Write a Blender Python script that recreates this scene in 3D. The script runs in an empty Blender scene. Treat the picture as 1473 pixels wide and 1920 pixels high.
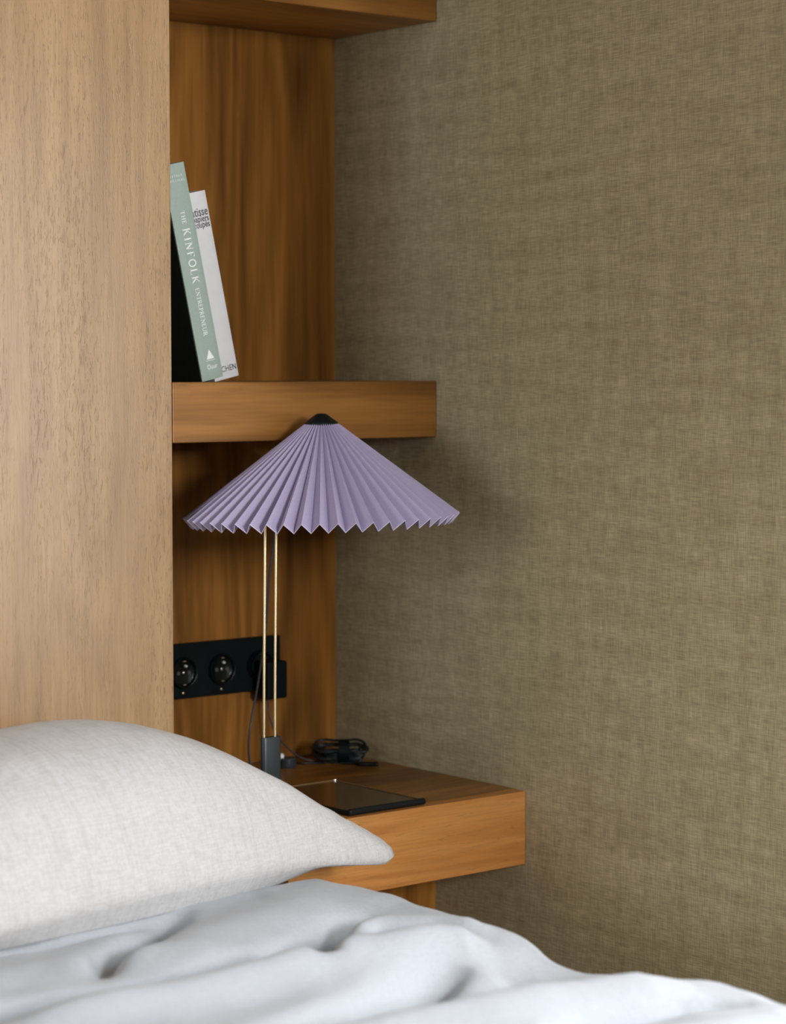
import bpy, bmesh, math, random
from mathutils import Vector, Matrix, noise

random.seed(7)
PI = math.pi
scene = bpy.context.scene
COL = scene.collection

# ------------------------------------------------------------------ camera
F_PX = 4366.17
cam_d = bpy.data.cameras.new('camera')
cam = bpy.data.objects.new('camera', cam_d)
COL.objects.link(cam)
cam_d.sensor_fit = 'HORIZONTAL'
cam_d.sensor_width = 41.5
cam_d.lens = F_PX / 1473.0 * 41.5
cam_d.clip_start = 0.05
YAW, PITCH = math.radians(39.435), math.radians(-3.527)
cam.location = (-2.2514, -2.8789, 1.225)
cam.rotation_euler = (PI / 2 + PITCH, math.radians(0.037), -YAW)
cam_d.dof.use_dof = True
cam_d.dof.focus_distance = 3.08
cam_d.dof.aperture_fstop = 5.6
scene.camera = cam

# ------------------------------------------------------------------ sky, window light, exposure
world = bpy.data.worlds.new('sky')
scene.world = world
world.use_nodes = True
wb = world.node_tree.nodes['Background']
wb.inputs['Color'].default_value = (0.78, 0.88, 1.0, 1)
wb.inputs['Strength'].default_value = 1.0

# three windows of the room, all outside the picture: one each in the left, right and front wall
LEF_Y0, LEF_Y1 = -2.10, -0.45                                    # wall_left
SID_Y0, SID_Y1, SID_Z0, SID_Z1 = -2.10, -1.30, 0.62, 1.75                                    # wall_right
FRO_X0, FRO_X1, FRO_Z0, FRO_Z1 = -1.45, -0.70, 1.40, 2.10                                    # wall_front
WIN_Z0, WIN_Z1 = 0.90, 2.05
E_SIDE, E_LEFT, E_FRONT = 48, 49, 220
def window_light(name, w, h, energy, loc, rot):
    al = bpy.data.lights.new(name, 'AREA')
    al.shape = 'RECTANGLE'
    al.size, al.size_y = w, h
    al.energy = energy
    al.color = (0.95, 0.975, 1.0)
    o = bpy.data.objects.new(name, al)
    COL.objects.link(o)
    o.location, o.rotation_euler = loc, rot
    return o
window_light('side_daylight', SID_Z1 - SID_Z0, SID_Y1 - SID_Y0, E_SIDE,
             (0.16, (SID_Y0 + SID_Y1) / 2, (SID_Z0 + SID_Z1) / 2), (0, math.radians(90), 0))
window_light('left_daylight', WIN_Z1 - WIN_Z0, LEF_Y1 - LEF_Y0, E_LEFT,
             (-4.36, (LEF_Y0 + LEF_Y1) / 2, (WIN_Z0 + WIN_Z1) / 2), (0, math.radians(-90), 0))
window_light('front_daylight', FRO_X1 - FRO_X0, FRO_Z1 - FRO_Z0, E_FRONT,
             ((FRO_X0 + FRO_X1) / 2, -4.46, (FRO_Z0 + FRO_Z1) / 2), (math.radians(90), 0, 0))

vs = scene.view_settings
vs.view_transform = 'Standard'
vs.look = 'None'
vs.gamma = 1.0
vs.use_curve_mapping = False
vs.exposure = -0.15

# ------------------------------------------------------------------ helpers
def srgb(r, g, b):
    def c(v):
        v /= 255.0
        return v / 12.92 if v <= 0.04045 else ((v + 0.055) / 1.055) ** 2.4
    return (c(r), c(g), c(b), 1.0)

def link(name, me, mat=None, parent=None, loc=None, smooth=False):
    o = bpy.data.objects.new(name, me)
    COL.objects.link(o)
    if mat is not None:
        me.materials.append(mat)
    if parent is not None:
        o.parent = parent
    if loc is not None:
        o.location = loc
    if smooth:
        for p in me.polygons:
            p.use_smooth = True
    return o

def tag(o, label=None, cat=None, group=None, kind=None):
    if label: o['label'] = label
    if cat: o['category'] = cat
    if group: o['group'] = group
    if kind: o['kind'] = kind
    return o

def thing(name, label, cat, loc=(0, 0, 0), rot=(0, 0, 0), group=None):
    o = bpy.data.objects.new(name, None)
    o.empty_display_size = 0.05
    COL.objects.link(o)
    o.location = loc
    o.rotation_euler = rot
    return tag(o, label, cat, group)

def mesh(name, verts, faces):
    me = bpy.data.meshes.new(name)
    me.from_pydata([tuple(v) for v in verts], [], faces)
    me.update()
    return me

def bm_mesh(name, bm):
    bmesh.ops.recalc_face_normals(bm, faces=bm.faces[:])
    me = bpy.data.meshes.new(name)
    bm.to_mesh(me)
    bm.free()
    return me

def box_bm(x0, x1, y0, y1, z0, z1, bevel=0.0, seg=2, bm=None):
    own = bm is None
    b = bmesh.new()
    r = bmesh.ops.create_cube(b, size=1.0)
    for v in b.verts:
        v.co = Vector((x0 + (v.co.x + .5) * (x1 - x0), y0 + (v.co.y + .5) * (y1 - y0), z0 + (v.co.z + .5) * (z1 - z0)))
    if bevel > 0:
        bmesh.ops.bevel(b, geom=b.edges[:], offset=bevel, segments=seg, profile=0.5, affect='EDGES')
    if own:
        return b
    me = bpy.data.meshes.new('tmp')
    b.to_mesh(me); b.free()
    bm.from_mesh(me)
    bpy.data.meshes.remove(me)
    return bm

def box(name, x0, x1, y0, y1, z0, z1, mat, parent=None, bevel=0.0, seg=2):
    return link(name, bm_mesh(name, box_bm(x0, x1, y0, y1, z0, z1, bevel, seg)), mat, parent)

def catmull(pts, n=8, closed=False):
    P = [Vector(p) for p in pts]
    out = []
    m = len(P)
    for i in range(m if closed else m - 1):
        if closed:
            a, b, c, d = P[i - 1], P[i], P[(i + 1) % m], P[(i + 2) % m]
        else:
            a, b, c, d = P[max(i - 1, 0)], P[i], P[i + 1], P[min(i + 2, m - 1)]
        for k in range(n):
            t = k / n
            out.append(0.5 * ((2 * b) + (c - a) * t + (2 * a - 5 * b + 4 * c - d) * t * t + (3 * b - a - 3 * c + d) * t ** 3))
    if not closed:
        out.append(P[-1])
    return out

def tube_data(pts, r, seg=8, closed=False):
    V, Fc = [], []
    n = len(pts)
    up = Vector((0.13, 0.31, 0.94))
    prev = None
    for i, p in enumerate(pts):
        if closed:
            t = pts[(i + 1) % n] - pts[i - 1]
        else:
            t = pts[min(i + 1, n - 1)] - pts[max(i - 1, 0)]
        t.normalize()
        if prev is None:
            a = t.cross(up)
            if a.length < 1e-3: a = t.cross(Vector((1, 0, 0)))
        else:
            a = prev - t * prev.dot(t)
        a.normalize(); prev = a
        b = t.cross(a)
        rr = r(i / max(n - 1, 1)) if callable(r) else r
        for k in range(seg):
            w = 2 * PI * k / seg
            V.append(p + a * (rr * math.cos(w)) + b * (rr * math.sin(w)))
    m = n if closed else n - 1
    for i in range(m):
        for k in range(seg):
            i2 = (i + 1) % n
            Fc.append((i * seg + k, i * seg + (k + 1) % seg, i2 * seg + (k + 1) % seg, i2 * seg + k))
    if not closed:
        Fc.append(tuple(reversed(range(seg))))
        Fc.append(tuple((n - 1) * seg + k for k in range(seg)))
    return V, Fc

def tube(name, pts, r, mat, parent=None, seg=8, closed=False):
    V, Fc = tube_data(pts, r, seg, closed)
    return link(name, mesh(name, V, Fc), mat, parent, smooth=True)

def lathe(name, prof, mat, parent=None, seg=32, axis='Z', center=(0, 0, 0), smooth=True):
    """prof: list of (radius, height); axis 'Z' up or 'Y' pointing towards -Y"""
    V, Fc = [], []
    for (r, h) in prof:
        for k in range(seg):
            w = 2 * PI * k / seg
            if axis == 'Z':
                V.append((center[0] + r * math.cos(w), center[1] + r * math.sin(w), center[2] + h))
            else:
                V.append((center[0] + r * math.cos(w), center[1] - h, center[2] + r * math.sin(w)))
    for i in range(len(prof) - 1):
        for k in range(seg):
            Fc.append((i * seg + k, i * seg + (k + 1) % seg, (i + 1) * seg + (k + 1) % seg, (i + 1) * seg + k))
    Fc.append(tuple(reversed(range(seg))))
    Fc.append(tuple((len(prof) - 1) * seg + k for k in range(seg)))
    me = mesh(name, V, Fc)
    bm = bmesh.new(); bm.from_mesh(me)
    bmesh.ops.recalc_face_normals(bm, faces=bm.faces[:])
    bm.to_mesh(me); bm.free()
    o = link(name, me, mat, parent)
    if smooth:
        for p in me.polygons:
            p.use_smooth = len(p.vertices) == 4
        try:
            me.set_sharp_from_angle(angle=math.radians(40))
        except Exception:
            pass
    return o

# ------------------------------------------------------------------ materials
class NT:
    def __init__(self, name):
        self.m = bpy.data.materials.new(name)
        self.m.use_nodes = True
        self.t = self.m.node_tree
        self.b = self.t.nodes['Principled BSDF']
        self.out = self.t.nodes['Material Output']
    def n(self, typ, **kw):
        nd = self.t.nodes.new(typ)
        for k, v in kw.items():
            if k.startswith('i_'):
                key = k[2:].replace('_', ' ')
                nd.inputs[key].default_value = v
            else:
                setattr(nd, k, v)
        return nd
    def l(self, a, b):
        self.t.links.new(a, b)
    def coords(self, scale=(1, 1, 1), loc=(0, 0, 0), rot=(0, 0, 0)):
        tc = self.n('ShaderNodeTexCoord')
        mp = self.n('ShaderNodeMapping')
        mp.inputs['Scale'].default_value = scale
        mp.inputs['Location'].default_value = loc
        mp.inputs['Rotation'].default_value = rot
        self.l(tc.outputs['Object'], mp.inputs['Vector'])
        return mp.outputs['Vector']
    def noise(self, vec, scale, detail=3, rough=0.5, dist=0.0):
        nd = self.n('ShaderNodeTexNoise')
        nd.inputs['Scale'].default_value = scale
        nd.inputs['Detail'].default_value = detail
        nd.inputs['Roughness'].default_value = rough
        nd.inputs['Distortion'].default_value = dist
        self.l(vec, nd.inputs['Vector'])
        return nd.outputs['Fac']
    def ramp(self, fac, stops):
        nd = self.n('ShaderNodeValToRGB')
        e = nd.color_ramp.elements
        while len(e) < len(stops):
            e.new(0.5)
        for el, (p, c) in zip(e, stops):
            el.position = p
            el.color = c if len(c) == 4 else (*c, 1)
        self.l(fac, nd.inputs['Fac'])
        return nd.outputs['Color']
    def mix(self, fac, a, b, typ='MIX'):
        nd = self.n('ShaderNodeMix', data_type='RGBA', blend_type=typ)
        for sock, v in ((nd.inputs[0], fac), (nd.inputs[6], a), (nd.inputs[7], b)):
            if hasattr(v, 'links') or hasattr(v, 'is_linked'):
                self.l(v, sock)
            else:
                sock.default_value = v
        return nd.outputs[2]
    def math(self, op, a, b=0.0):
        nd = self.n('ShaderNodeMath', operation=op)
        for sock, v in ((nd.inputs[0], a), (nd.inputs[1], b)):
            if hasattr(v, 'is_linked'):
                self.l(v, sock)
            else:
                sock.default_value = v
        return nd.outputs[0]
    def bump(self, height, strength=0.3, dist=0.001, prev=None):
        nd = self.n('ShaderNodeBump')
        nd.inputs['Strength'].default_value = strength
        nd.inputs['Distance'].default_value = dist
        self.l(height, nd.inputs['Height'])
        if prev is not None:
            self.l(prev, nd.inputs['Normal'])
        return nd.outputs['Normal']

def plain(name, col, rough=0.5, metal=0.0, spec=0.5, coat=0.0, var=0.06, vscale=60):
    t = NT(name)
    v = t.coords()
    f = t.noise(v, vscale, 3)
    dark = tuple(c * (1 - var) for c in col[:3]) + (1,)
    lite = tuple(min(1, c * (1 + var)) for c in col[:3]) + (1,)
    t.l(t.ramp(f, [(0.3, dark), (0.7, lite)]), t.b.inputs['Base Color'])
    t.b.inputs['Roughness'].default_value = rough
    t.b.inputs['Metallic'].default_value = metal
    t.b.inputs['Specular IOR Level'].default_value = spec
    if coat:
        t.b.inputs['Coat Weight'].default_value = coat
        t.b.inputs['Coat Roughness'].default_value = 0.08
    return t.m

def wood(name, c_dark, c_mid, c_light, axis='Z', rough=0.42, pores=0.35, relief=0.25, seed=0.0, spec=0.5, fine=1.0, bw=1.0, pscale=330.0, plen=0.13, pthr=0.30):
    t = NT(name)
    al = 0.045                      # compression along the grain
    sc = {'Z': (1, 1, al), 'X': (al, 1, 1), 'Y': (1, al, 1)}[axis]
    v = t.coords(sc, (seed, seed * 0.7, seed * 1.3))
    broad = t.noise(v, 9.0, 5, 0.55, 0.6)
    mid = t.noise(v, 42.0, 4, 0.6, 0.3)
    fine_n = t.noise(v, 260.0, 2, 0.5)
    # cathedral figure from warped rings
    sc2 = {'Z': (1, 1, 0.11), 'X': (0.11, 1, 1), 'Y': (1, 0.11, 1)}[axis]
    v2 = t.coords(sc2, (seed * 0.31, 0.2, seed * 0.17))
    ring = t.noise(v2, 5.5, 2, 0.4, 0.2)
    bands = t.math('SINE', t.math('MULTIPLY', ring, 95.0))
    bands = t.math('MULTIPLY_ADD', bands, 0.5)
    bands.node.inputs[2].default_value = 0.5
    tone = t.math('ADD', t.math('MULTIPLY', broad, 0.62 * bw), t.math('MULTIPLY', mid, 0.30))
    tone = t.math('ADD', tone, t.math('MULTIPLY', bands, 0.08))
    col = t.ramp(tone, [(0.34, c_dark), (0.50, c_mid), (0.66, c_light)])
    streak = t.ramp(fine_n, [(0.36, (0.80, 0.78, 0.76)), (0.60, (1.04, 1.04, 1.04))])
    col = t.mix(0.55 * fine, col, streak, 'MULTIPLY')
    # pores: short dashes along the grain, thicker in patches
    sc3 = {'Z': (1, 1, plen), 'X': (plen, 1, 1), 'Y': (1, plen, 1)}[axis]
    v3 = t.coords(sc3, (seed, 0, 0))
    p1 = t.noise(v3, pscale, 2, 0.6, 0.6)
    patch = t.noise(v, 14.0, 2, 0.5)
    pm = t.ramp(p1, [(pthr, (1, 1, 1)), (pthr + 0.09, (0, 0, 0))])
    pm = t.math('MULTIPLY', pm, t.ramp(patch, [(0.40, (0.15, 0.15, 0.15)), (0.62, (1, 1, 1))]))
    col = t.mix(t.math('MULTIPLY', pm, pores), col, tuple(c * 0.35 for c in c_dark[:3]) + (1,))
    t.l(col, t.b.inputs['Base Color'])
    hgt = t.math('SUBTRACT', t.math('MULTIPLY', fine_n, 0.5), pm)
    t.l(t.bump(hgt, relief, 0.0006), t.b.inputs['Normal'])
    t.b.inputs['Roughness'].default_value = rough
    t.b.inputs['Specular IOR Level'].default_value = spec
    return t.m

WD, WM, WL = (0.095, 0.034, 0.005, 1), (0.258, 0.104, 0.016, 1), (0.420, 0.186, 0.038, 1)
M = {}
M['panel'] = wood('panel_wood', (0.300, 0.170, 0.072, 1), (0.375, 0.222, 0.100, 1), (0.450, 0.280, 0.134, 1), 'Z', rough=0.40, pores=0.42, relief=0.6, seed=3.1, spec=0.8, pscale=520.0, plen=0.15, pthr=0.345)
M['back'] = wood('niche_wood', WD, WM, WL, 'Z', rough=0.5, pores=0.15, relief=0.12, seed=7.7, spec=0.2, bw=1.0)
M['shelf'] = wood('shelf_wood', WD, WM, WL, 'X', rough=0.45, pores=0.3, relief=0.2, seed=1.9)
M['stand'] = wood('nightstand_wood', (0.31, 0.112, 0.022, 1), (0.46, 0.178, 0.038, 1), (0.58, 0.26, 0.072, 1), 'X', rough=0.45, pores=0.3, relief=0.2, seed=5.3)
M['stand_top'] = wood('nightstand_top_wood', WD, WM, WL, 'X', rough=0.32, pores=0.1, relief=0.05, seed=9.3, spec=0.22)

def fabric_wall():
    t = NT('woven_wallcovering')
    # wall lies in the YZ plane: threads along Y (horizontal) and Z (vertical)
    vh = t.coords((1, 0.06, 1)); vv = t.coords((1, 1, 0.06), (3, 0, 0))
    h = t.noise(vh, 640.0, 2, 0.6)
    v = t.noise(vv, 640.0, 2, 0.6)
    hb = t.noise(t.coords((1, 0.10, 1)), 55.0, 4, 0.6)
    vb = t.noise(t.coords((1, 1, 0.16)), 45.0, 4, 0.6)
    weave = t.math('ADD', t.math('MULTIPLY', h, 0.5), t.math('MULTIPLY', v, 0.5))
    slub = t.math('ADD', t.math('MULTIPLY', hb, 0.55), t.math('MULTIPLY', vb, 0.45))
    col = t.ramp(slub, [(0.36, (0.362, 0.304, 0.176, 1)), (0.64, (0.478, 0.412, 0.256, 1))])
    col = t.mix(0.8, col, t.ramp(weave, [(0.36, (0.60, 0.60, 0.58)), (0.64, (1.30, 1.30, 1.28))]), 'MULTIPLY')
    t.l(col, t.b.inputs['Base Color'])
    t.l(t.bump(weave, 0.6, 0.0008), t.b.inputs['Normal'])
    t.b.inputs['Roughness'].default_value = 0.85
    t.b.inputs['Specular IOR Level'].default_value = 0.2
    return t.m
M['fabric_wall'] = fabric_wall()

def plaster(name, col):
    t = NT(name)
    v = t.coords()
    t.l(t.ramp(t.noise(v, 5, 4), [(0.3, tuple(c * .96 for c in col) + (1,)), (0.7, col + (1,))]), t.b.inputs['Base Color'])
    t.l(t.bump(t.noise(v, 220, 3), 0.15, 0.001), t.b.inputs['Normal'])
    t.b.inputs['Roughness'].default_value = 0.9
    return t.m
M['plaster'] = plaster('painted_plaster', (0.25, 0.24, 0.225))
M['floor'] = wood('floor_oak', (0.12, 0.075, 0.04, 1), (0.18, 0.115, 0.065, 1), (0.24, 0.16, 0.09, 1), 'Y', rough=0.5, pores=0.3, relief=0.1, seed=2.2)

def linen(name, col_a, col_b, slub_scale, bump_s, dist, rough=0.9, sheen=0.1, crease_s=0.35, slub=0.35):
    t = NT(name)
    v1 = t.coords((1, 0.12, 0.4)); v2 = t.coords((0.12, 1, 1)); v0 = t.coords()
    a = t.noise(v1, slub_scale, 3, 0.65, 0.3)
    b = t.noise(v2, slub_scale, 3, 0.65, 0.3)
    w = t.math('ADD', t.math('MULTIPLY', a, 0.5), t.math('MULTIPLY', b, 0.5))
    crease = t.noise(v0, 26, 5, 0.6, 1.0)
    col = t.ramp(w, [(0.36, col_a), (0.60, col_b)])
    sl = t.noise(t.coords((1, 0.07, 0.10)), slub_scale * 0.33, 3, 0.7, 0.4)
    col = t.mix(slub, col, t.ramp(sl, [(0.34, (0.78, 0.765, 0.75)), (0.52, (1.03, 1.03, 1.03))]), 'MULTIPLY')
    t.l(col, t.b.inputs['Base Color'])
    n1 = t.bump(sl, slub * 1.7 * bump_s, dist, t.bump(w, bump_s, dist))
    t.l(t.bump(crease, crease_s, 0.004, n1), t.b.inputs['Normal'])
    t.b.inputs['Roughness'].default_value = rough
    t.b.inputs['Specular IOR Level'].default_value = 0.15
    t.b.inputs['Sheen Weight'].default_value = sheen
    return t.m
M['linen'] = linen('slubby_linen', (0.47, 0.452, 0.435, 1), (0.575, 0.56, 0.56, 1), 430, 0.8, 0.0016, crease_s=0.5)
M['duvet'] = linen('duvet_cotton', (0.395, 0.412, 0.436, 1), (0.450, 0.467, 0.502, 1), 500, 0.15, 0.0008, slub=0.02)
M['mattress'] = plain('mattress_ticking', (0.75, 0.75, 0.76), 0.9)

def shade_mat():
    t = NT('lavender_pleated_cotton')
    v = t.coords()
    f = t.noise(v, 900, 2)
    t.l(t.ramp(f, [(0.3, (0.42, 0.358, 0.53, 1)), (0.7, (0.485, 0.422, 0.60, 1))]), t.b.inputs['Base Color'])
    t.l(t.bump(f, 0.2, 0.0004), t.b.inputs['Normal'])
    t.b.inputs['Roughness'].default_value = 0.85
    t.b.inputs['Specular IOR Level'].default_value = 0.2
    return t.m
M['shade'] = shade_mat()
M['shade_edge'] = plain('lavender_edge', (0.62, 0.55, 0.72), 0.85)
M['black'] = plain('black_satin', (0.006, 0.008, 0.009), 0.4, spec=0.25)
M['blackgloss'] = plain('black_gloss_plastic', (0.003, 0.005, 0.006), 0.2, spec=0.3)
M['blackmatte'] = plain('black_matte_plastic', (0.0025, 0.005, 0.0055), 0.55, spec=0.12)
M['anthracite'] = plain('anthracite_lacquer', (0.030, 0.037, 0.042), 0.4)
M['brass'] = plain('brushed_brass', (0.78, 0.66, 0.42), 0.38, metal=1.0, var=0.01)
M['chrome'] = plain('polished_metal', (0.9, 0.88, 0.86), 0.12, metal=1.0, var=0.02)
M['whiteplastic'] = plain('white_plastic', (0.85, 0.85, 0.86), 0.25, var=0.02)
M['cord'] = plain('black_rubber_cord', (0.005, 0.007, 0.008), 0.4, spec=0.3)
M['cordgrey'] = plain('charcoal_cord', (0.045, 0.045, 0.05), 0.5)
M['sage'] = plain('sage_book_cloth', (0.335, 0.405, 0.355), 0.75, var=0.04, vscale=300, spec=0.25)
M['sage_shaded'] = plain('shaded_sage_board', (0.012, 0.018, 0.015), 0.6, spec=0.25)  # sage cover with the deep shade beside the niche wall put into its colour
M['bookwhite'] = plain('white_book_board', (0.70, 0.68, 0.70), 0.55, var=0.03, spec=0.3)
M['pages'] = plain('book_pages', (0.72, 0.68, 0.58), 0.9, vscale=400)
M['inkwhite'] = plain('white_foil', (0.88, 0.88, 0.88), 0.6, var=0.02)
M['inkblack'] = plain('black_ink', (0.03, 0.03, 0.035), 0.6, var=0.02)
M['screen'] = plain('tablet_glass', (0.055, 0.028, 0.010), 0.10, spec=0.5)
M['rim'] = plain('bronze_rim', (0.20, 0.115, 0.045), 0.35, var=0.03)
M['frame'] = plain('white_window_frame', (0.78, 0.78, 0.77), 0.4)
M['bulb'] = plain('opal_bulb', (0.82, 0.81, 0.78), 0.3)

def glass_mat():
    t = NT('window_glass')
    tr = t.n('ShaderNodeBsdfTransparent'); gl = t.n('ShaderNodeBsdfGlossy')
    gl.inputs['Roughness'].default_value = 0.02
    mx = t.n('ShaderNodeMixShader'); mx.inputs[0].default_value = 0.06
    t.l(tr.outputs[0], mx.inputs[1]); t.l(gl.outputs[0], mx.inputs[2])
    t.l(mx.outputs[0], t.out.inputs['Surface'])
    return t.m
M['glass'] = glass_mat()

# ------------------------------------------------------------------ measured layout (metres)
YP = -0.2437          # front plane of panel, shelves and lower panel
XL = -0.4725          # right edge of the tall panel / left side of the niche
ZS = 1.2065           # top of the book shelf
ZN = 0.62             # top of the nightstand
YN = -0.4411          # front of the nightstand
ROOM_X, ROOM_Y, ROOM_Z = -4.2, -4.3, 2.6

# ------------------------------------------------------------------ room shell
def struct(o):
    o['kind'] = 'structure'
    return o
struct(box('floor', ROOM_X - 0.1, 0.1, ROOM_Y - 0.1, 0.12, -0.08, 0.0, M['floor']))
struct(box('ceiling', ROOM_X - 0.1, 0.1, ROOM_Y - 0.1, 0.12, ROOM_Z, ROOM_Z + 0.08, M['plaster']))
struct(box('wall_back', ROOM_X - 0.1, 0.1, 0.02, 0.12, 0.0, ROOM_Z, M['plaster']))
def holed_wall(name, axis, w0, w1, lo, hi, mn, mx_, mat, z0=WIN_Z0, z1=WIN_Z1, light_block=None):
    bm = bmesh.new()
    if light_block:
        box_bm(*light_block, bm=bm)
    for a, b, c, d in ((hi, mx_, 0, ROOM_Z), (mn, lo, 0, ROOM_Z), (lo, hi, 0, z0), (lo, hi, z1, ROOM_Z)):
        if axis == 'x':
            box_bm(w0, w1, a, b, c, d, bm=bm)
        else:
            box_bm(a, b, w0, w1, c, d, bm=bm)
    struct(link(name, bm_mesh(name, bm), mat))
holed_wall('wall_right', 'x', 0, 0.1, SID_Y0, SID_Y1, ROOM_Y, 0.02, M['fabric_wall'], SID_Z0, SID_Z1,
           light_block=(-0.60, 0, ROOM_Y, -2.14, 1.39, ROOM_Z))   # unseen block added to shade the niche's right side from the front window
holed_wall('wall_left', 'x', ROOM_X - 0.1, ROOM_X, LEF_Y0, LEF_Y1, ROOM_Y, 0.02, M['plaster'])
holed_wall('wall_front', 'y', ROOM_Y - 0.1, ROOM_Y, FRO_X0, FRO_X1, ROOM_X - 0.1, 0.1, M['plaster'], FRO_Z0, FRO_Z1)

# the windows outside the frame
def window(name, axis, lo, hi, c0, z0=WIN_Z0, z1=WIN_Z1):
    fw_ = 0.05
    mid_ = (lo + hi) / 2
    bm = bmesh.new()
    def lay(a, b, c, d, dep):
        return (c0 - dep, c0 + dep, a, b, c, d) if axis == 'x' else (a, b, c0 - dep, c0 + dep, c, d)
    box_bm(*lay(lo, hi, z0, z0 + fw_, 0.03), bm=bm)
    box_bm(*lay(lo, hi, z1 - fw_, z1, 0.03), bm=bm)
    for c_ in (lo + fw_ / 2, mid_, hi - fw_ / 2):
        box_bm(*lay(c_ - fw_ / 2, c_ + fw_ / 2, z0 + fw_, z1 - fw_, 0.03), bm=bm)
    wn = struct(link(name, bm_mesh(name, bm), M['frame']))
    for a, b in ((lo + fw_, mid_ - fw_ / 2), (mid_ + fw_ / 2, hi - fw_)):
        box('pane', *lay(a, b, z0 + fw_, z1 - fw_, 0.003), M['glass'], wn)
window('window_1', 'x', SID_Y0, SID_Y1, 0.06, SID_Z0, SID_Z1)
window('window_2', 'x', LEF_Y0, LEF_Y1, ROOM_X - 0.06)
window('window_3', 'y', FRO_X0, FRO_X1, ROOM_Y - 0.06, FRO_Z0, FRO_Z1)

# ------------------------------------------------------------------ built-in joinery
o = box('headboard_panel', -2.75, XL, YP, 0.018, 0.0, ROOM_Z - 0.002, M['panel'], bevel=0.0012)
tag(o, 'tall pale-brown wooden wall panel behind the bed with vertical open grain', 'panel')
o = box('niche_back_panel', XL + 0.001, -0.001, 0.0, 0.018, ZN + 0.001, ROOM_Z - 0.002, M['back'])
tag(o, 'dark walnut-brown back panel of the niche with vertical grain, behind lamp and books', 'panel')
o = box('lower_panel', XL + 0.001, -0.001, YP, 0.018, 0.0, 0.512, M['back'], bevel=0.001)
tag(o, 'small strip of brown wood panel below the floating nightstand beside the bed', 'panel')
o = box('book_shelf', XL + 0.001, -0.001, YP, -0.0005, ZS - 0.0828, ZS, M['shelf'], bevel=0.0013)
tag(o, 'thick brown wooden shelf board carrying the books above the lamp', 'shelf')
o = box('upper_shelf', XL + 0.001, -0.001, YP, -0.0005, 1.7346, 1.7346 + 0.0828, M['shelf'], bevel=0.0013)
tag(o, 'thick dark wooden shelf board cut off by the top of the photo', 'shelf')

ns = thing('nightstand', 'floating wooden box nightstand with orange-brown front beneath the lamp', 'nightstand', (-0.225, 0, ZN - 0.107))
XNL = -0.426
def at_ns(x0, x1, y0, y1, z0, z1):
    L = ns.location
    return (x0 - L.x, x1 - L.x, y0 - L.y, y1 - L.y, z0 - L.z, z1 - L.z)
box('front_panel', *at_ns(XNL, -0.0005, YN, YN + 0.02, ZN - 0.107, ZN - 0.0005), M['stand'], ns, bevel=0.0013)
box('body', *at_ns(XNL, -0.0005, YN + 0.0202, -0.0005, ZN - 0.107, ZN - 0.004), M['stand'], ns)
box('top', *at_ns(XNL, -0.0005, YN + 0.0206, -0.0005, ZN - 0.004, ZN), M['stand_top'], ns, bevel=0.0006)

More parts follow.
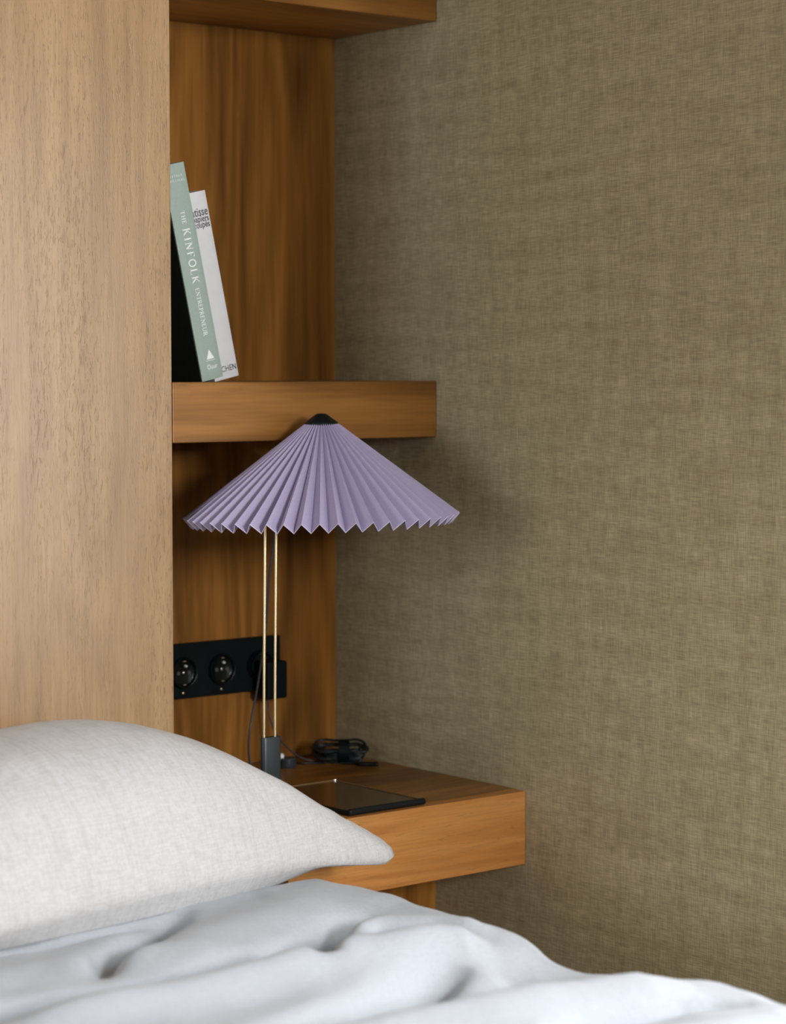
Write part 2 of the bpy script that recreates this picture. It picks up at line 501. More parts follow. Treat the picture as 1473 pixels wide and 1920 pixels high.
# ------------------------------------------------------------------ lettering (stroke-built serif capitals, flat print on the spines)
def glyph(ch):
    """strokes in a unit-high box: list of (polyline, width); second value = advance; serifs listed as (x, y, half-length)"""
    TK, TN = 0.135, 0.065
    def arc(cx, cy, rx, ry, a0, a1, n=14):
        return [(cx + rx * math.cos(math.radians(a0 + (a1 - a0) * i / n)), cy + ry * math.sin(math.radians(a0 + (a1 - a0) * i / n))) for i in range(n + 1)]
    G = {
        'T': ([([(0.36, 0), (0.36, 1)], TK), ([(0, 0.97), (0.72, 0.97)], TN), ([(0.03, 0.97), (0.03, 0.80)], TN), ([(0.69, 0.97), (0.69, 0.80)], TN)], 0.72, [(0.36, 0, 0.15)]),
        'H': ([([(0.12, 0), (0.12, 1)], TK), ([(0.68, 0), (0.68, 1)], TK), ([(0.12, 0.52), (0.68, 0.52)], TN)], 0.80, [(0.12, 0, 0.14), (0.12, 1, 0.14), (0.68, 0, 0.14), (0.68, 1, 0.14)]),
        'E': ([([(0.12, 0), (0.12, 1)], TK), ([(0, 0.97), (0.56, 0.97)], TN), ([(0, 0.03), (0.58, 0.03)], TN), ([(0.12, 0.52), (0.44, 0.52)], TN), ([(0.55, 0.97), (0.55, 0.82)], TN), ([(0.57, 0.03), (0.57, 0.2)], TN)], 0.62, []),
        'K': ([([(0.12, 0), (0.12, 1)], TK), ([(0.16, 0.46), (0.60, 0.98)], TN), ([(0.28, 0.58), (0.66, 0.02)], TK)], 0.78, [(0.12, 0, 0.14), (0.12, 1, 0.14), (0.60, 1, 0.13), (0.66, 0, 0.13)]),
        'I': ([([(0.15, 0), (0.15, 1)], TK)], 0.30, [(0.15, 0, 0.15), (0.15, 1, 0.15)]),
        'N': ([([(0.12, 0), (0.12, 1)], TN), ([(0.70, 0), (0.70, 1)], TN), ([(0.12, 0.97), (0.70, 0.03)], TK)], 0.82, [(0.12, 0, 0.13), (0.08, 1, 0.12), (0.70, 1, 0.13)]),
        'F': ([([(0.12, 0), (0.12, 1)], TK), ([(0, 0.97), (0.54, 0.97)], TN), ([(0.12, 0.52), (0.42, 0.52)], TN), ([(0.53, 0.97), (0.53, 0.80)], TN)], 0.58, [(0.12, 0, 0.14)]),
        'O': ([(arc(0.44, 0.5, 0.38, 0.47, 0, 360, 28), 0.11)], 0.88, []),
        'L': ([([(0.12, 0), (0.12, 1)], TK), ([(0, 0.03), (0.56, 0.03)], TN), ([(0.55, 0.03), (0.55, 0.22)], TN)], 0.60, [(0.12, 1, 0.14)]),
        'R': ([([(0.12, 0), (0.12, 1)], TK), ([(0.12, 0.97)] + arc(0.30, 0.74, 0.24, 0.23, 90, -90) + [(0.12, 0.51)], 0.09), ([(0.30, 0.51), (0.66, 0.02)], TK)], 0.74, [(0.12, 0, 0.14), (0.07, 1, 0.1), (0.66, 0, 0.1)]),
        'P': ([([(0.12, 0), (0.12, 1)], TK), ([(0.12, 0.97)] + arc(0.30, 0.72, 0.25, 0.25, 90, -90) + [(0.12, 0.47)], 0.09)], 0.62, [(0.12, 0, 0.15), (0.07, 1, 0.1)]),
        'U': ([([(0.13, 1), (0.13, 0.32)] + arc(0.41, 0.32, 0.28, 0.29, 180, 360) + [(0.69, 1)], 0.10)], 0.82, [(0.13, 1, 0.13), (0.69, 1, 0.12)]),
        'A': ([([(0.06, 0), (0.38, 0.98)], TN), ([(0.38, 0.98), (0.70, 0)], TK), ([(0.18, 0.33), (0.58, 0.33)], TN)], 0.76, [(0.06, 0, 0.11), (0.70, 0, 0.12)]),
        'W': ([([(0.04, 1), (0.30, 0.02)], TK), ([(0.30, 0.02), (0.54, 0.98)], TN), ([(0.54, 0.98), (0.78, 0.02)], TK), ([(0.78, 0.02), (1.04, 1)], TN)], 1.08, [(0.04, 1, 0.11), (1.04, 1, 0.11)]),
        'M': ([([(0.10, 0), (0.14, 1)], TN), ([(0.14, 0.98), (0.48, 0.05)], TK), ([(0.48, 0.05), (0.82, 0.98)], TN), ([(0.84, 1), (0.88, 0)], TK)], 0.98, [(0.10, 0, 0.12), (0.88, 0, 0.12)]),
        'S': ([(arc(0.27, 0.73, 0.20, 0.23, 40, 270, 12) + arc(0.27, 0.26, 0.22, 0.23, 90, -140, 12)[0:], 0.10)], 0.54, []),
    }
    return G[ch]

def print_text(name, s, x, z, h, mat, parent, rot=0.0, track=0.2, y=-0.0003, thin=1.0, fit=None):
    """prints capitals on the plane y=const; local u runs along rot (radians), v is 90 degrees ccw from it. (x,z) = start of baseline"""
    V, Fc = [], []
    if fit:                                # letter-space the line to a given length
        adv_ = sum(glyph(c_)[1] for c_ in s)
        track = (fit / h - adv_) / (len(s) - 1)
    cu, su = math.cos(rot), math.sin(rot)
    def put(u, v):
        V.append((x + u * cu - v * su, y, z + u * su + v * cu))
        return len(V) - 1
    def stroke(pl, w):
        w *= h * thin
        pts = [Vector((p[0] * h + pen, p[1] * h)) for p in pl]
        L, R = [], []
        for i, p in enumerate(pts):
            t = (pts[min(i + 1, len(pts) - 1)] - pts[max(i - 1, 0)]).normalized()
            nrm = Vector((-t.y, t.x)) * (w / 2)
            L.append(put(*(p + nrm))); R.append(put(*(p - nrm)))
        for i in range(len(pts) - 1):
            Fc.append((L[i], R[i], R[i + 1], L[i + 1]))
    pen = 0.0
    for ch in s:
        if ch == ' ':
            pen += h * 0.5
            continue
        strokes, adv, ser = glyph(ch)
        for pl, w in strokes:
            stroke(pl, w)
        for (sx, sy, hl) in ser:
            yy = 0.025 if sy < 0.5 else 0.975
            stroke([(sx - hl, yy), (sx + hl, yy)], 0.055)
        pen += h * (adv + track)
    return link(name, mesh(name, V, Fc), mat, parent)

def font_text(name, s, x, z, size, mat, parent, y=-0.0003, sx=1.0, right=False, bold=0.0):
    cu = bpy.data.curves.new('print', 'FONT')
    cu.body = s
    cu.size = size
    cu.resolution_u = 3
    cu.offset = bold
    tmp = bpy.data.objects.new('print', cu)
    COL.objects.link(tmp)
    dg = bpy.context.evaluated_depsgraph_get()
    me = bpy.data.meshes.new_from_object(tmp.evaluated_get(dg))
    bpy.data.objects.remove(tmp)
    bpy.data.curves.remove(cu)
    xr = max(v.co.x for v in me.vertices) * sx if right else 0.0
    for v in me.vertices:
        v.co = Vector((x - xr + v.co.x * sx, y, z + v.co.y))
    me.name = name
    me.materials.clear()
    return link(name, me, mat, parent)

# ------------------------------------------------------------------ books
LEAN = math.radians(-12.4)
def book(name, label, loc, T, Hh, D, mat_spine, mat_board, board=0.003):
    b = thing(name, label, 'book', loc, (0, LEAN, 0))
    bm = bmesh.new()
    # case: slightly rounded spine strip that belongs with the boards
    nseg = 8
    prof = [(T * i / nseg, -0.0016 * (1 - (2 * i / nseg - 1) ** 4) + 0.0016) for i in range(nseg + 1)]
    vo, vi = [], []
    for (px, py) in prof:
        vo.append((bm.verts.new((px, py, 0)), bm.verts.new((px, py, Hh))))
        vi.append((bm.verts.new((px, py + 0.0025, 0)), bm.verts.new((px, py + 0.0025, Hh))))
    for i in range(nseg):
        bm.faces.new((vo[i][0], vo[i + 1][0], vo[i + 1][1], vo[i][1]))
        bm.faces.new((vi[i][1], vi[i + 1][1], vi[i + 1][0], vi[i][0]))
        bm.faces.new((vo[i][1], vo[i + 1][1], vi[i + 1][1], vi[i][1]))
        bm.faces.new((vo[i + 1][0], vo[i][0], vi[i][0], vi[i + 1][0]))
    for i in (0, nseg):
        bm.faces.new((vo[i][0], vo[i][1], vi[i][1], vi[i][0]))
    link('spine', bm_mesh('spine', bm), mat_spine, b)
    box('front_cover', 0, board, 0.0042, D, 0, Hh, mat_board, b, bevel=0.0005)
    box('back_cover', T - board, T, 0.0042, D, 0, Hh, mat_spine, b, bevel=0.0005)
    box('page_block', board + 0.0001, T - board - 0.0001, 0.0044, D - 0.004, 0.003, Hh - 0.003, M['pages'], b)
    return b

T1, H1 = 0.0358, 0.3010
k = book('book', 'sage green hardback with white lettering leaning at the left of the shelf', (-0.4003, -0.2140, ZS + 0.0002), T1, H1, 0.215, M['sage'], M['sage_shaded'])
print_text('title_lettering', 'THE', 0.0142, 0.2358, 0.0068, M['inkwhite'], k, rot=-PI / 2, fit=0.0178, thin=1.15)
print_text('title_lettering', 'KINFOLK', 0.0123, 0.2113, 0.0122, M['inkwhite'], k, rot=-PI / 2, fit=0.0764, thin=1.15)
print_text('title_lettering', 'ENTREPRENEUR', 0.0150, 0.1280, 0.0068, M['inkwhite'], k, rot=-PI / 2, fit=0.0665, thin=1.25)
print_text('author_lettering', 'NATHAN', 0.0066, H1 - 0.0185, 0.0031, M['inkwhite'], k, fit=0.0215)
print_text('author_lettering', 'WILLIAMS', 0.0060, H1 - 0.0247, 0.0031, M['inkwhite'], k, fit=0.0245)
link('publisher_emblem', mesh('emblem', [(0.0125, -0.0003, 0.0285), (0.0255, -0.0003, 0.0285), (0.0188, -0.0003, 0.0415),
                                         (0.0115, -0.0003, 0.0262), (0.0262, -0.0003, 0.0262), (0.0262, -0.0003, 0.0268), (0.0115, -0.0003, 0.0268)],
                              [(0, 1, 2), (3, 4, 5, 6)]), M['inkwhite'], k)
font_text('publisher_lettering', 'Ouur', 0.0108, 0.0145, 0.0098, M['inkwhite'], k, sx=0.80)

T2, H2 = 0.0418, 0.2640
w = book('book', 'white hardback with small black lettering, behind the sage green book', (-0.3634, -0.1915, ZS + 0.0002), T2, H2, 0.185, M['bookwhite'], M['bookwhite'])
for txt, zb, sz in (('Matisse', 0.2305, 0.0165), ('papiers', 0.2222, 0.0125), ('découpés', 0.2140, 0.0125)):
    font_text('title_lettering', txt, T2 - 0.0030, zb, sz, M['inkblack'], w, sx=0.78, right=True, bold=0.0001)
font_text('publisher_lettering', 'TASCHEN', T2 - 0.0030, 0.0102, 0.0118, M['inkblack'], w, sx=0.84, right=True)

# ------------------------------------------------------------------ table lamp
AX, AY = -0.2628, -0.3035
SX, SY = -0.3518, -0.3020
ZR = 1.0085               # shade rim level
lamp = thing('table_lamp', 'table lamp with lavender pleated cone shade on two slim brass rods', 'lamp', (SX, SY, ZN))
ax, ay, zr = AX - SX, AY - SY, ZR - ZN
def make_shade():
    N = 50
    r0, r1 = 0.0215, 0.1875
    z0, z1 = zr + 0.1400, zr + 0.0055
    slope = Vector((r1 - r0, z1 - z0)).normalized()
    nrm = Vector((-slope.y, slope.x))            # outward/up in (r,z)
    V, Fc = [], []
    rows = 10
    for j in range(rows + 1):
        t = j / rows
        r = r0 + (r1 - r0) * t
        z = z0 + (z1 - z0) * t
        amp = 0.0011 + 0.0072 * t
        for i in range(2 * N):
            s = 1 if i % 2 == 0 else -1
            rr, zz = r + nrm.x * amp * s, z + nrm.y * amp * s
            w = PI * i / N + 0.02
            tilt = 0.020 * rr * math.cos(w - math.radians(-39.4))      # shade hangs very slightly askew
            V.append((ax + rr * math.cos(w), ay + rr * math.sin(w), zz + tilt))
    n2 = 2 * N
    for j in range(rows):
        for i in range(n2):
            Fc.append((j * n2 + i, (j + 1) * n2 + i, (j + 1) * n2 + (i + 1) % n2, j * n2 + (i + 1) % n2))
    me = mesh('shade', V, Fc)
    o = link('shade', me, M['shade'], lamp)
    m = o.modifiers.new('cloth', 'SOLIDIFY'); m.thickness = 0.0011; m.offset = -1
    # stitched pale hem along the zigzag rim
    base = rows * n2
    pts = [Vector(V[base + i]) for i in range(n2)]
    hv, hf = tube_data(pts, 0.0008, 5, True)
    link('hem', mesh('hem', hv, hf), M['shade_edge'], o)
    # pale ridge folds
    return o
shade = make_shade()
lathe('cap', [(0.0005, 0.1625), (0.006, 0.1622), (0.0085, 0.1608), (0.0225, 0.1508), (0.0240, 0.1490), (0.0238, 0.1462), (0.0215, 0.1450), (0.0005, 0.1448)],
      M['black'], lamp, 40, 'Z', (ax + 0.0, ay, zr - 0.0085))
rt = zr + 0.050
for s, nm in ((-1, 0), (1, 1)):
    dx = s * 0.0094
    pts = [(dx - 0.0022, 0, 0.030), (dx - 0.0012, 0, 0.18), (dx + 0.0015, 0, zr - 0.01), (dx + 0.002, 0, rt - 0.025), (dx + 0.006, 0, rt - 0.008),
           (dx + 0.018, 0, rt + 0.003), (ax * 0.6, ay * 0.6 + s * 0.006, rt + 0.020), (ax - 0.012, ay + s * 0.006, rt + 0.055), (ax - 0.002, ay + s * 0.004, zr + 0.128)]
    tube('rod', catmull(pts, 8), 0.00215, M['brass'], lamp, 10)
# upright block: two round sockets with a web between them
def stadium(name, hw, r, z0, z1, mat, parent, cx=0, cy=0, bev=0.001):
    bm = bmesh.new()
    n = 10
    ring = []
    for k in range(n + 1):
        a = -PI / 2 + PI * k / n
        ring.append((hw + r * math.cos(a), r * math.sin(a)))
    ring2 = [(-x, -y) for x, y in ring]
    pts = ring + ring2
    vs0 = [bm.verts.new((cx + x, cy + y, z0)) for x, y in pts]
    f = bm.faces.new(vs0)
    r_ = bmesh.ops.extrude_face_region(bm, geom=[f])
    for v in r_['geom']:
        if isinstance(v, bmesh.types.BMVert):
            v.co.z = z1
    edges = [e for e in bm.edges if abs(e.verts[0].co.z - e.verts[1].co.z) < 1e-6]
    bmesh.ops.bevel(bm, geom=edges, offset=bev, segments=2, affect='EDGES', profile=0.5)
    o = link(name, bm_mesh(name, bm), mat, parent)
    for p in o.data.polygons:
        p.use_smooth = True
    try:
        o.data.set_sharp_from_angle(angle=math.radians(35))
    except Exception:
        pass
    return o
stadium('stem_block', 0.0102, 0.0056, 0.010, 0.0965, M['anthracite'], lamp, bev=0.0008)
stadium('base', 0.024, 0.030, 0.0, 0.011, M['anthracite'], lamp, cx=-0.0205, cy=0.0, bev=0.002)
lathe('bulb_holder', [(0.001, 0.128), (0.013, 0.126), (0.014, 0.088), (0.011, 0.086), (0.001, 0.086)], M['black'], lamp, 24, 'Z', (ax, ay, zr - 0.002))
lathe('bulb', [(0.008, 0.086), (0.010, 0.080), (0.017, 0.068), (0.021, 0.055), (0.019, 0.042), (0.010, 0.034), (0.0005, 0.032)], M['bulb'], lamp, 24, 'Z', (ax, ay, zr - 0.002))

# cord hanging from under the shade, past the wall plug and down behind the pillow
def wl(p, base):
    return Vector(p) - Vector(base)
LB = (SX, SY, ZN)
cpts = [(-0.300, -0.288, 1.052), (-0.322, -0.288, 1.035), (-0.3294, -0.285, 1.008), (-0.323, -0.27, 0.973), (-0.3177, -0.255, 0.938), (-0.3096, -0.24, 0.903), (-0.2979, -0.22, 0.8625),
        (-0.2808, -0.19, 0.828), (-0.2647, -0.16, 0.793), (-0.2616, -0.145, 0.752), (-0.2668, -0.14, 0.7126), (-0.279, -0.15, 0.682),
        (-0.299, -0.18, 0.652), (-0.326, -0.225, 0.632), (-0.345, -0.268, 0.629)]
tube('cord', catmull([wl(p, LB) for p in cpts], 8), 0.0017, M['cordgrey'], lamp, 8)

# ------------------------------------------------------------------ socket strip on the niche back panel
XS0, XS1, ZA, ZB = -0.352, -0.1175, 0.7325, 0.8150
PT = 0.011
ss = thing('socket_strip', 'black strip of three round wall sockets on the niche back panel', 'power socket', ((XS0 + XS1) / 2, 0, ZA))
ox, oz = (XS0 + XS1) / 2, ZA
box('plate', XS0 - ox, XS1 - ox, -PT, -0.0003, 0, ZB - ZA, M['blackmatte'], ss, bevel=0.0015)
for sxc in (-0.2985, -0.2290, -0.1580):
    c = (sxc - ox, 0, 0.7715 - oz)
    # raised rim and hollow cup
    prof = [(0.0238, PT - 0.001), (0.0236, PT + 0.0030), (0.0228, PT + 0.0052), (0.0217, PT + 0.0060), (0.0206, PT + 0.0056), (0.0199, PT + 0.004), (0.0192, PT + 0.0015), (0.0180, PT + 0.0006), (0.0005, PT + 0.0006)]
    so = lathe('socket', prof, M['blackgloss'], ss, 40, 'Y', c)
    for sg in (-1, 1):
        lathe('pin_hole', [(0.0031, PT + 0.0004), (0.0031, PT + 0.0016), (0.0022, PT + 0.0016), (0.0005, PT + 0.0009)], M['cordgrey'], so, 12, 'Y', (c[0] + sg * 0.0095, 0, c[2]))
        box('earth_clip', c[0] - 0.0025, c[0] + 0.0025, -(PT + 0.0042), -(PT + 0.0002), c[2] + sg * 0.0176 - 0.0006, c[2] + sg * 0.0176 + 0.0006, M['chrome'], so)
    lathe('screw', [(0.0024, PT + 0.0005), (0.0024, PT + 0.0016), (0.0014, PT + 0.0024), (0.0003, PT + 0.0026)], M['chrome'], so, 12, 'Y', (c[0], 0, c[2]))
    lathe('socket_glint', [(0.0020, PT + 0.0005), (0.0020, PT + 0.0030), (0.0012, PT + 0.0044), (0.0003, PT + 0.0047)], M['whiteplastic'], so, 12, 'Y', (c[0] + 0.0035, 0, c[2] + 0.0100))  # added white bead, a highlight in the socket cup built as geometry
    lathe('screw', [(0.0017, PT - 0.0005), (0.0017, PT + 0.0006), (0.0010, PT + 0.0010), (0.0002, PT + 0.0010)], M['brass'], ss, 12, 'Y', (c[0], 0, c[2] - 0.0305))

ad = thing('power_adapter', 'black plug-in power adapter in the right-hand wall socket', 'adapter', (-0.1535, 0, 0.7225))
bm = box_bm(-0.0190, 0.0195, -0.0515, -0.0160, 0.001, 0.0585, 0.0035, 3)
link('housing', bm_mesh('housing', bm), M['blackmatte'], ad)
lathe('plug', [(0.0170, 0.0012), (0.0178, 0.003), (0.0178, 0.0165), (0.0005, 0.0165)], M['blackmatte'], ad, 28, 'Y', (-0.0045, 0, 0.0490))
ab = (-0.1535, 0, 0.7225)
apts = [(-0.1575, -0.033, 0.7260), (-0.1586, -0.035, 0.7063), (-0.1583, -0.04, 0.6904), (-0.1557, -0.05, 0.6709), (-0.1376, -0.05, 0.6502), (-0.1162, -0.05, 0.6332),
        (-0.0954, -0.055, 0.6235), (-0.078, -0.068, 0.6228)]
tube('cable', catmull([wl(p, ab) for p in apts], 8), 0.0014, M['cordgrey'], ad, 8)

# ------------------------------------------------------------------ coiled black cable in the corner of the nightstand
cb = thing('coiled_cable', 'bundle of coiled black cable in the back corner of the nightstand', 'cable', (-0.064, -0.094, ZN))
rnd = random.Random(4)
dirv = Vector((0.772, -0.635, 0)); prp = Vector((0.635, 0.772, 0))
LV, LF = [], []
for i in range(9):
    a = 0.034 + rnd.uniform(-0.006, 0.006)
    b = 0.012 + rnd.uniform(-0.004, 0.005)
    roll = rnd.uniform(-0.2, 1.25)
    cz = 0.010 + 0.0022 * i
    sh = rnd.uniform(-0.006, 0.006)
    pts = []
    for q in range(14):
        w_ = 2 * PI * q / 14
        pinch = 0.45 + 0.55 * abs(math.cos(w_)) ** 1.2
        u_, v_ = a * math.cos(w_) + sh, b * math.sin(w_) * pinch * 1.5
        p = dirv * u_ + prp * (v_ * math.cos(roll)) + Vector((0, 0, cz + v_ * math.sin(roll)))
        p.z = max(p.z, 0.0026)
        pts.append(p)
    hv, hf = tube_data(catmull(pts, 4, True), 0.0021, 7, True)
    n0 = len(LV)
    LV += hv
    LF += [tuple(n0 + t for t in fc) for fc in hf]
link('coil', mesh('coil', LV, LF), M['cord'], cb, smooth=True)
tie = [prp * (0.0135 * math.cos(2 * PI * q / 20)) + Vector((0, 0, 0.0195 + 0.0165 * math.sin(2 * PI * q / 20))) + dirv * 0.004 for q in range(20)]
V, Fc = [], []
for p in tie:
    V.append(p - dirv * 0.0085); V.append(p + dirv * 0.0085)
for q in range(20):
    a, b = 2 * q, 2 * ((q + 1) % 20)
    Fc.append((a, a + 1, b + 1, b))
tie_o = link('tie', mesh('tie', V, Fc), M['blackmatte'], cb)
sm = tie_o.modifiers.new('thick', 'SOLIDIFY'); sm.thickness = 0.0012
hv, hf = tube_data(catmull([Vector((-0.012, -0.010, 0.0045)), Vector((0.0, -0.026, 0.0040)), Vector((0.012, -0.046, 0.0042)), Vector((0.024, -0.060, 0.0050))], 5),
                   lambda t: 0.0036 if t > 0.45 else 0.0019, 10)
link('connector', mesh('connector', hv, hf), M['blackgloss'], cb, smooth=True)

# small cord dimmer with a white bead on top
dm = thing('cord_dimmer', 'small round black cord dimmer with a white bead beside the lamp foot', 'dimmer', (-0.146, -0.0660, ZN))
lathe('housing', [(0.0005, 0), (0.0128, 0), (0.0135, 0.0012), (0.0135, 0.0138), (0.0122, 0.0150), (0.0005, 0.0150)], M['anthracite'], dm, 32)
lathe('white_bead', [(0.0028, 0.0145), (0.0036, 0.0168), (0.0040, 0.0190), (0.0034, 0.0214), (0.0020, 0.0228), (0.0003, 0.0231)], M['whiteplastic'], dm, 18, 'Z', (-0.0105, 0.001, -0.0008))
tube('cable', catmull([Vector((0.013, -0.001, 0.006)), Vector((0.026, 0.001, 0.0035)), Vector((0.045, -0.008, 0.0025)), Vector((0.060, -0.020, 0.003))], 6), 0.0016, M['cord'], dm, 8)

# ------------------------------------------------------------------ flat tablet on the nightstand
TX0, TX1, TY0, TY1 = -0.3165, -0.1815, -0.4325, -0.2290
tb = thing('tablet', 'flat black-edged tablet with glossy dark face lying at the nightstand front', 'tablet', ((TX0 + TX1) / 2, (TY0 + TY1) / 2, ZN))
hw, hd = (TX1 - TX0) / 2, (TY1 - TY0) / 2
link('body', bm_mesh('body', box_bm(-hw, hw, -hd, hd, 0.0002, 0.0062, 0.0018, 3)), M['black'], tb)
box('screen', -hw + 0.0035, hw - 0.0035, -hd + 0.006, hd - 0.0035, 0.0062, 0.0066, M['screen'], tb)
link('grip_edge', bm_mesh('grip', box_bm(-hw, hw + 0.001, -hd - 0.0015, -hd + 0.0065, 0.0004, 0.0095, 0.0034, 4)), M['black'], tb)
box('side_rim', hw - 0.0030, hw, -hd + 0.006, hd, 0.0062, 0.0080, M['rim'], tb, bevel=0.0006)
box('back_rim', -hw, hw - 0.0032, hd - 0.0030, hd, 0.0062, 0.0080, M['rim'], tb, bevel=0.0006)
lathe('corner_glint', [(0.0028, 0.006), (0.0030, 0.0075), (0.0024, 0.0092), (0.0003, 0.0098)], M['chrome'], tb, 16, 'Z', (hw - 0.004, hd - 0.004, 0))  # added bead for a bright glint, not a part of the tablet

# ------------------------------------------------------------------ bed
bd = thing('bed', 'low bed with white mattress under the white bedding', 'bed', (-1.42, -1.3, 0))
box('base', -0.87, 0.94, -1.04, 1.04, 0.0, 0.24, M['stand'], bd, bevel=0.004)
link('mattress', bm_mesh('mattress', box_bm(-0.88, 0.945, -1.045, 1.045, 0.2405, 0.530, 0.035, 4)), M['mattress'], bd, smooth=True)

def make_pillow():
    a, b, T = 0.382, 0.180, 0.128
    nt, nr = 240, 60
    def outline(th):
        c, s = math.cos(th), math.sin(th)
        n = 4.2
        r = 1.0 / ((abs(c) / a) ** n + (abs(s) / b) ** n) ** (1 / n)
        for sx_ in (-1, 1):                      # stuffed ears at the corners, the rear ones folded under
            for sy_ in (-1, 1):
                d = (th - math.atan2(sy_ * b, sx_ * a) + PI) % (2 * PI) - PI
                r += (0.090 if sy_ < 0 else 0.032) / (1 + (d / 0.072) ** 4)
        return r
    rad = [outline(2 * PI * i / nt) for i in range(nt)]
    def P(i, rho, side):
        th = 2 * PI * i / nt
        x, y = rad[i] * rho * math.cos(th), rad[i] * rho * math.sin(th)
        u, v = min(1, abs(x) / a), min(1, abs(y) / b)
        body = T * (1 - u ** 2.5) ** 1.05 * (1 - v ** 2.4) ** 0.6 * max(0, 1 - rho ** 9) ** 0.5
        edge = 0.029 * max(0, 1 - rho ** 6) ** 0.5
        t = math.hypot(body, edge)
        corner = min(1, u ** 3 * v ** 3)
        nz = noise.noise(Vector((x * 7, y * 7, side * 3.0))) * 0.005 + noise.noise(Vector((x * 21, y * 21, side * 5.0))) * 0.0018
        ex, ey = x - a * 0.98, y + b * 0.98      # gathers running in from the front ear
        de = math.hypot(ex, ey)
        nz += 0.0028 * math.sin(math.atan2(ey, ex) * 17) * math.exp(-((de - 0.09) / 0.06) ** 2)
        z = side * t + nz * (1 - rho ** 6) - 0.049 * rho ** 3 * (0.6 + 0.4 * corner)
        q = max(0.0, min(1.0, (-y - 0.105) / 0.05))
        return (x, y, max(z, -0.129 + 0.062 * q * q * (3 - 2 * q)) if side < 0 else z)
    V, Fc = [], []
    for side in (1, -1):
        for j in range(nr + 1):
            rho = (j / nr) ** 0.75
            for i in range(nt):
                V.append(P(i, rho, side))
    off = (nr + 1) * nt
    for base, flip in ((0, False), (off, True)):
        for j in range(nr):
            for i in range(nt):
                q = (base + j * nt + i, base + (j + 1) * nt + i, base + (j + 1) * nt + (i + 1) % nt, base + j * nt + (i + 1) % nt)
                Fc.append(tuple(reversed(q)) if flip else q)
    me = mesh('pillow', V, Fc)
    bm = bmesh.new(); bm.from_mesh(me)
    bmesh.ops.remove_doubles(bm, verts=bm.verts[:], dist=0.0002)
    bmesh.ops.recalc_face_normals(bm, faces=bm.faces[:])
    bm.to_mesh(me); bm.free()
    return link('pillow', me, M['linen'], smooth=True)
pil = make_pillow()
pil.location = (-0.805, -0.472, 0.662)
pil.rotation_euler = (math.radians(3.5), 0, math.radians(8))
tag(pil, 'plump off-white linen pillow lying against the wooden wall panel', 'pillow')

# ------------------------------------------------------------------ duvet: cloth with folds over the mattress, falling over the bed side
def seg_dist(p, poly):
    best, bt = 1e9, 0
    L = len(poly) - 1
    for i in range(L):
        a, b = Vector(poly[i]), Vector(poly[i + 1])
        ab = b - a
        t = max(0, min(1, (p - a).dot(ab) / ab.length_squared))
        d = (p - (a + ab * t)).length
        if d < best:
            best, bt = d, (i + t) / L
    return best, bt
FOLDS = [  # centre line, height, half-width
    # creases
    ([(-1.35, -0.67), (-0.99, -0.662), (-0.88, -0.664), (-0.74, -0.632)], -0.013, 0.016),
    ([(-0.96, -0.82), (-0.915, -0.77), (-0.82, -0.712), (-0.735, -0.640)], -0.030, 0.018),
    ([(-1.30, -0.87), (-1.05, -0.875), (-0.91, -0.886), (-0.755, -0.856), (-0.635, -0.812), (-0.57, -0.78)], -0.046, 0.021),
    ([(-0.76, -0.945), (-0.735, -0.915), (-0.675, -0.850)], -0.030, 0.014),
    ([(-0.620, -0.862), (-0.600, -0.885), (-0.575, -0.930)], -0.026, 0.010),
    ([(-1.05, -1.13), (-0.93, -1.095), (-0.79, -1.060), (-0.67, -1.012), (-0.61, -0.992)], -0.044, 0.021),
    ([(-0.82, -1.16), (-0.70, -1.150), (-0.58, -1.155)], -0.014, 0.022),
    ([(-0.72, -1.275), (-0.64, -1.285), (-0.57, -1.297), (-0.52, -1.320)], -0.034, 0.013),
    # rolls between them
    ([(-1.30, -0.76), (-1.00, -0.77), (-0.84, -0.80), (-0.66, -0.73), (-0.55, -0.70)], 0.013, 0.045),
    ([(-1.25, -0.96), (-0.95, -0.965), (-0.70, -0.935), (-0.60, -0.955), (-0.55, -0.985)], 0.026, 0.034),
    ([(-0.65, -0.84), (-0.60, -0.845), (-0.55, -0.885), (-0.515, -0.95)], 0.016, 0.020),
    ([(-0.80, -1.09), (-0.66, -1.070), (-0.56, -1.10)], -0.030, 0.050),
    ([(-1.20, -1.20), (-0.85, -1.195), (-0.65, -1.225), (-0.52, -1.25)], 0.026, 0.040),
    ([(-0.60, -1.06), (-0.50, -1.050), (-0.43, -1.04)], -0.024, 0.085),
    ([(-1.0, -1.36), (-0.72, -1.385), (-0.50, -1.42)], 0.022, 0.045),
    ([(-0.62, -0.63), (-0.55, -0.67), (-0.50, -0.76)], 0.006, 0.050),
    ([(-1.2, -1.55), (-0.8, -1.62), (-0.5, -1.58)], 0.025, 0.06),
    ([(-1.3, -1.85), (-0.9, -1.90), (-0.5, -1.98)], 0.022, 0.07),
]
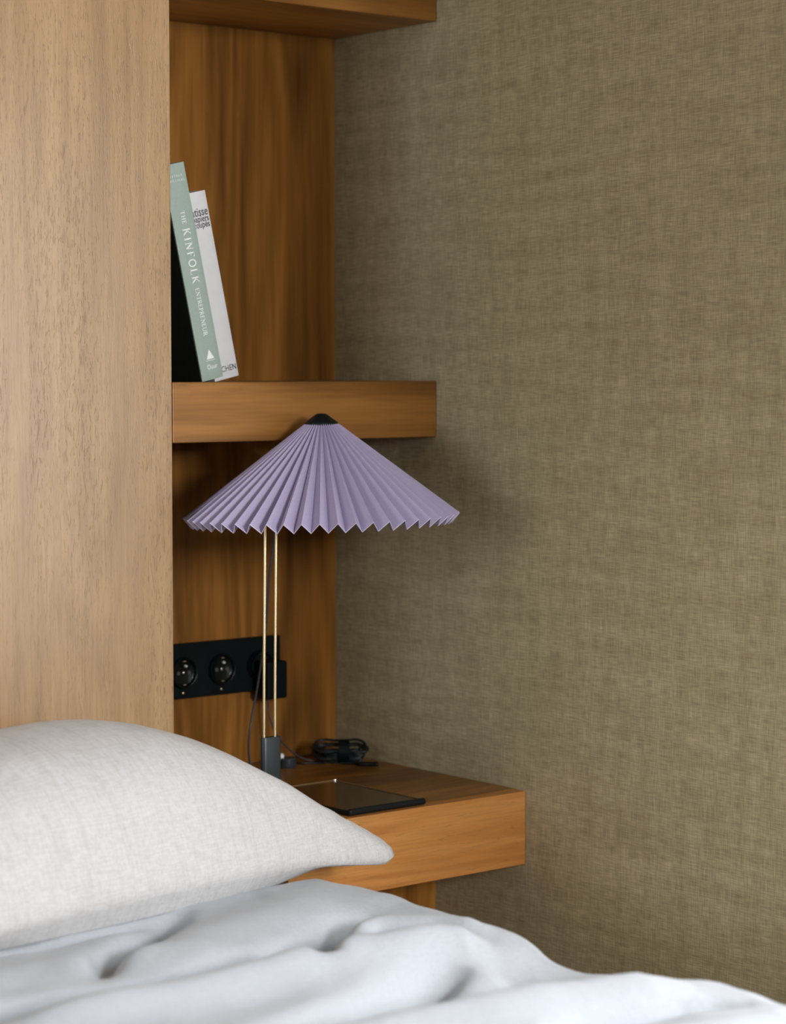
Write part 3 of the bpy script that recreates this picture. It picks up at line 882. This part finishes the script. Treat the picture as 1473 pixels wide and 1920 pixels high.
def make_duvet():
    ZT = 0.588
    Y_HEAD, Y_FOOT = -0.592, -2.42
    X_L, X_E = -2.26, -0.498
    # arc-length coordinate s across the bed: 0 at left, then over the edge
    flat = X_E - X_L
    R = 0.045
    drop = 0.25
    stot = flat + R * PI / 2 + drop
    def axis(n_f, lo, hi, focus, hw_):
        out = [lo]
        # denser where the photograph looks
        while out[-1] < hi:
            d = 0.0055 if abs(out[-1] - focus) < hw_ else 0.022
            out.append(min(hi, out[-1] + d))
        return out
    S_ = axis(0, 0.0, stot, flat - 0.25, 0.48)
    Tt = axis(0, 0.0, Y_HEAD - Y_FOOT + 0.06, 0.45, 0.55)
    V, Fc = [], []
    for s in S_:
        for t in Tt:
            # along the length: t<0.06 rolls up over the head end
            y = Y_HEAD - max(0, t - 0.06)
            zt = 0.0
            if t < 0.06:
                w_ = (1 - t / 0.06)
                y = Y_HEAD + 0.022 * math.sin(w_ * PI / 2)
                zt = -0.038 * (1 - math.cos(w_ * PI / 2))
            wob = 0.012 * noise.noise(Vector((y * 4.0, 1.7, 0))) - 0.016 * math.exp(-((y + 1.03) / 0.07) ** 2)
            if s <= flat:
                x, z = X_L + s, ZT
                nx, nz = 0.0, 1.0
            elif s <= flat + R * PI / 2:
                a = (s - flat) / R
                x, z = X_E + R * math.sin(a), ZT - R + R * math.cos(a)
                nx, nz = math.sin(a), math.cos(a)
            else:
                dd = s - flat - R * PI / 2
                x, z = X_E + R + 0.012 * math.sin(dd * 9), ZT - R - dd
                nx, nz = 1.0, 0.0
            p2 = Vector((x if s <= flat else X_E + min(s - flat, 0.2) * 0.4, y))
            h = 0.0
            for poly, hh, ww in FOLDS:
                d, tt = seg_dist(p2, poly)
                fade = min(1.0, 5 * min(tt, 1 - tt) + 0.25)
                if d < 3 * ww:
                    h += hh * fade * math.exp(-(d / ww) ** 2)
            h += 0.006 * noise.noise(Vector((p2.x * 6, p2.y * 9, 0.3))) + 0.0025 * noise.noise(Vector((p2.x * 18, p2.y * 22, 1.3)))
            if s > flat:
                h += 0.012 * math.sin(y * 24 + 1.0) * min(1, (s - flat) / 0.15)
                x += wob * min(1.0, (s - flat) / 0.10)
            headf = 1.0 if t > 0.06 else t / 0.06
            h *= headf
            V.append((x + nx * h, y, z + zt + nz * h))
    nt = len(Tt)
    for i in range(len(S_) - 1):
        for j in range(nt - 1):
            Fc.append((i * nt + j, i * nt + j + 1, (i + 1) * nt + j + 1, (i + 1) * nt + j))
    me = mesh('duvet', V, Fc)
    bm = bmesh.new(); bm.from_mesh(me)
    bmesh.ops.recalc_face_normals(bm, faces=bm.faces[:])
    if sum(f.normal.z for f in bm.faces) < 0:
        bmesh.ops.reverse_faces(bm, faces=bm.faces[:])
    bm.to_mesh(me); bm.free()
    o = link('duvet', me, M['duvet'], smooth=True)
    m = o.modifiers.new('loft', 'SOLIDIFY'); m.thickness = 0.018; m.offset = -1
    return o
dv = make_duvet()
tag(dv, 'rumpled white cotton duvet spread over the bed in the foreground', 'duvet')
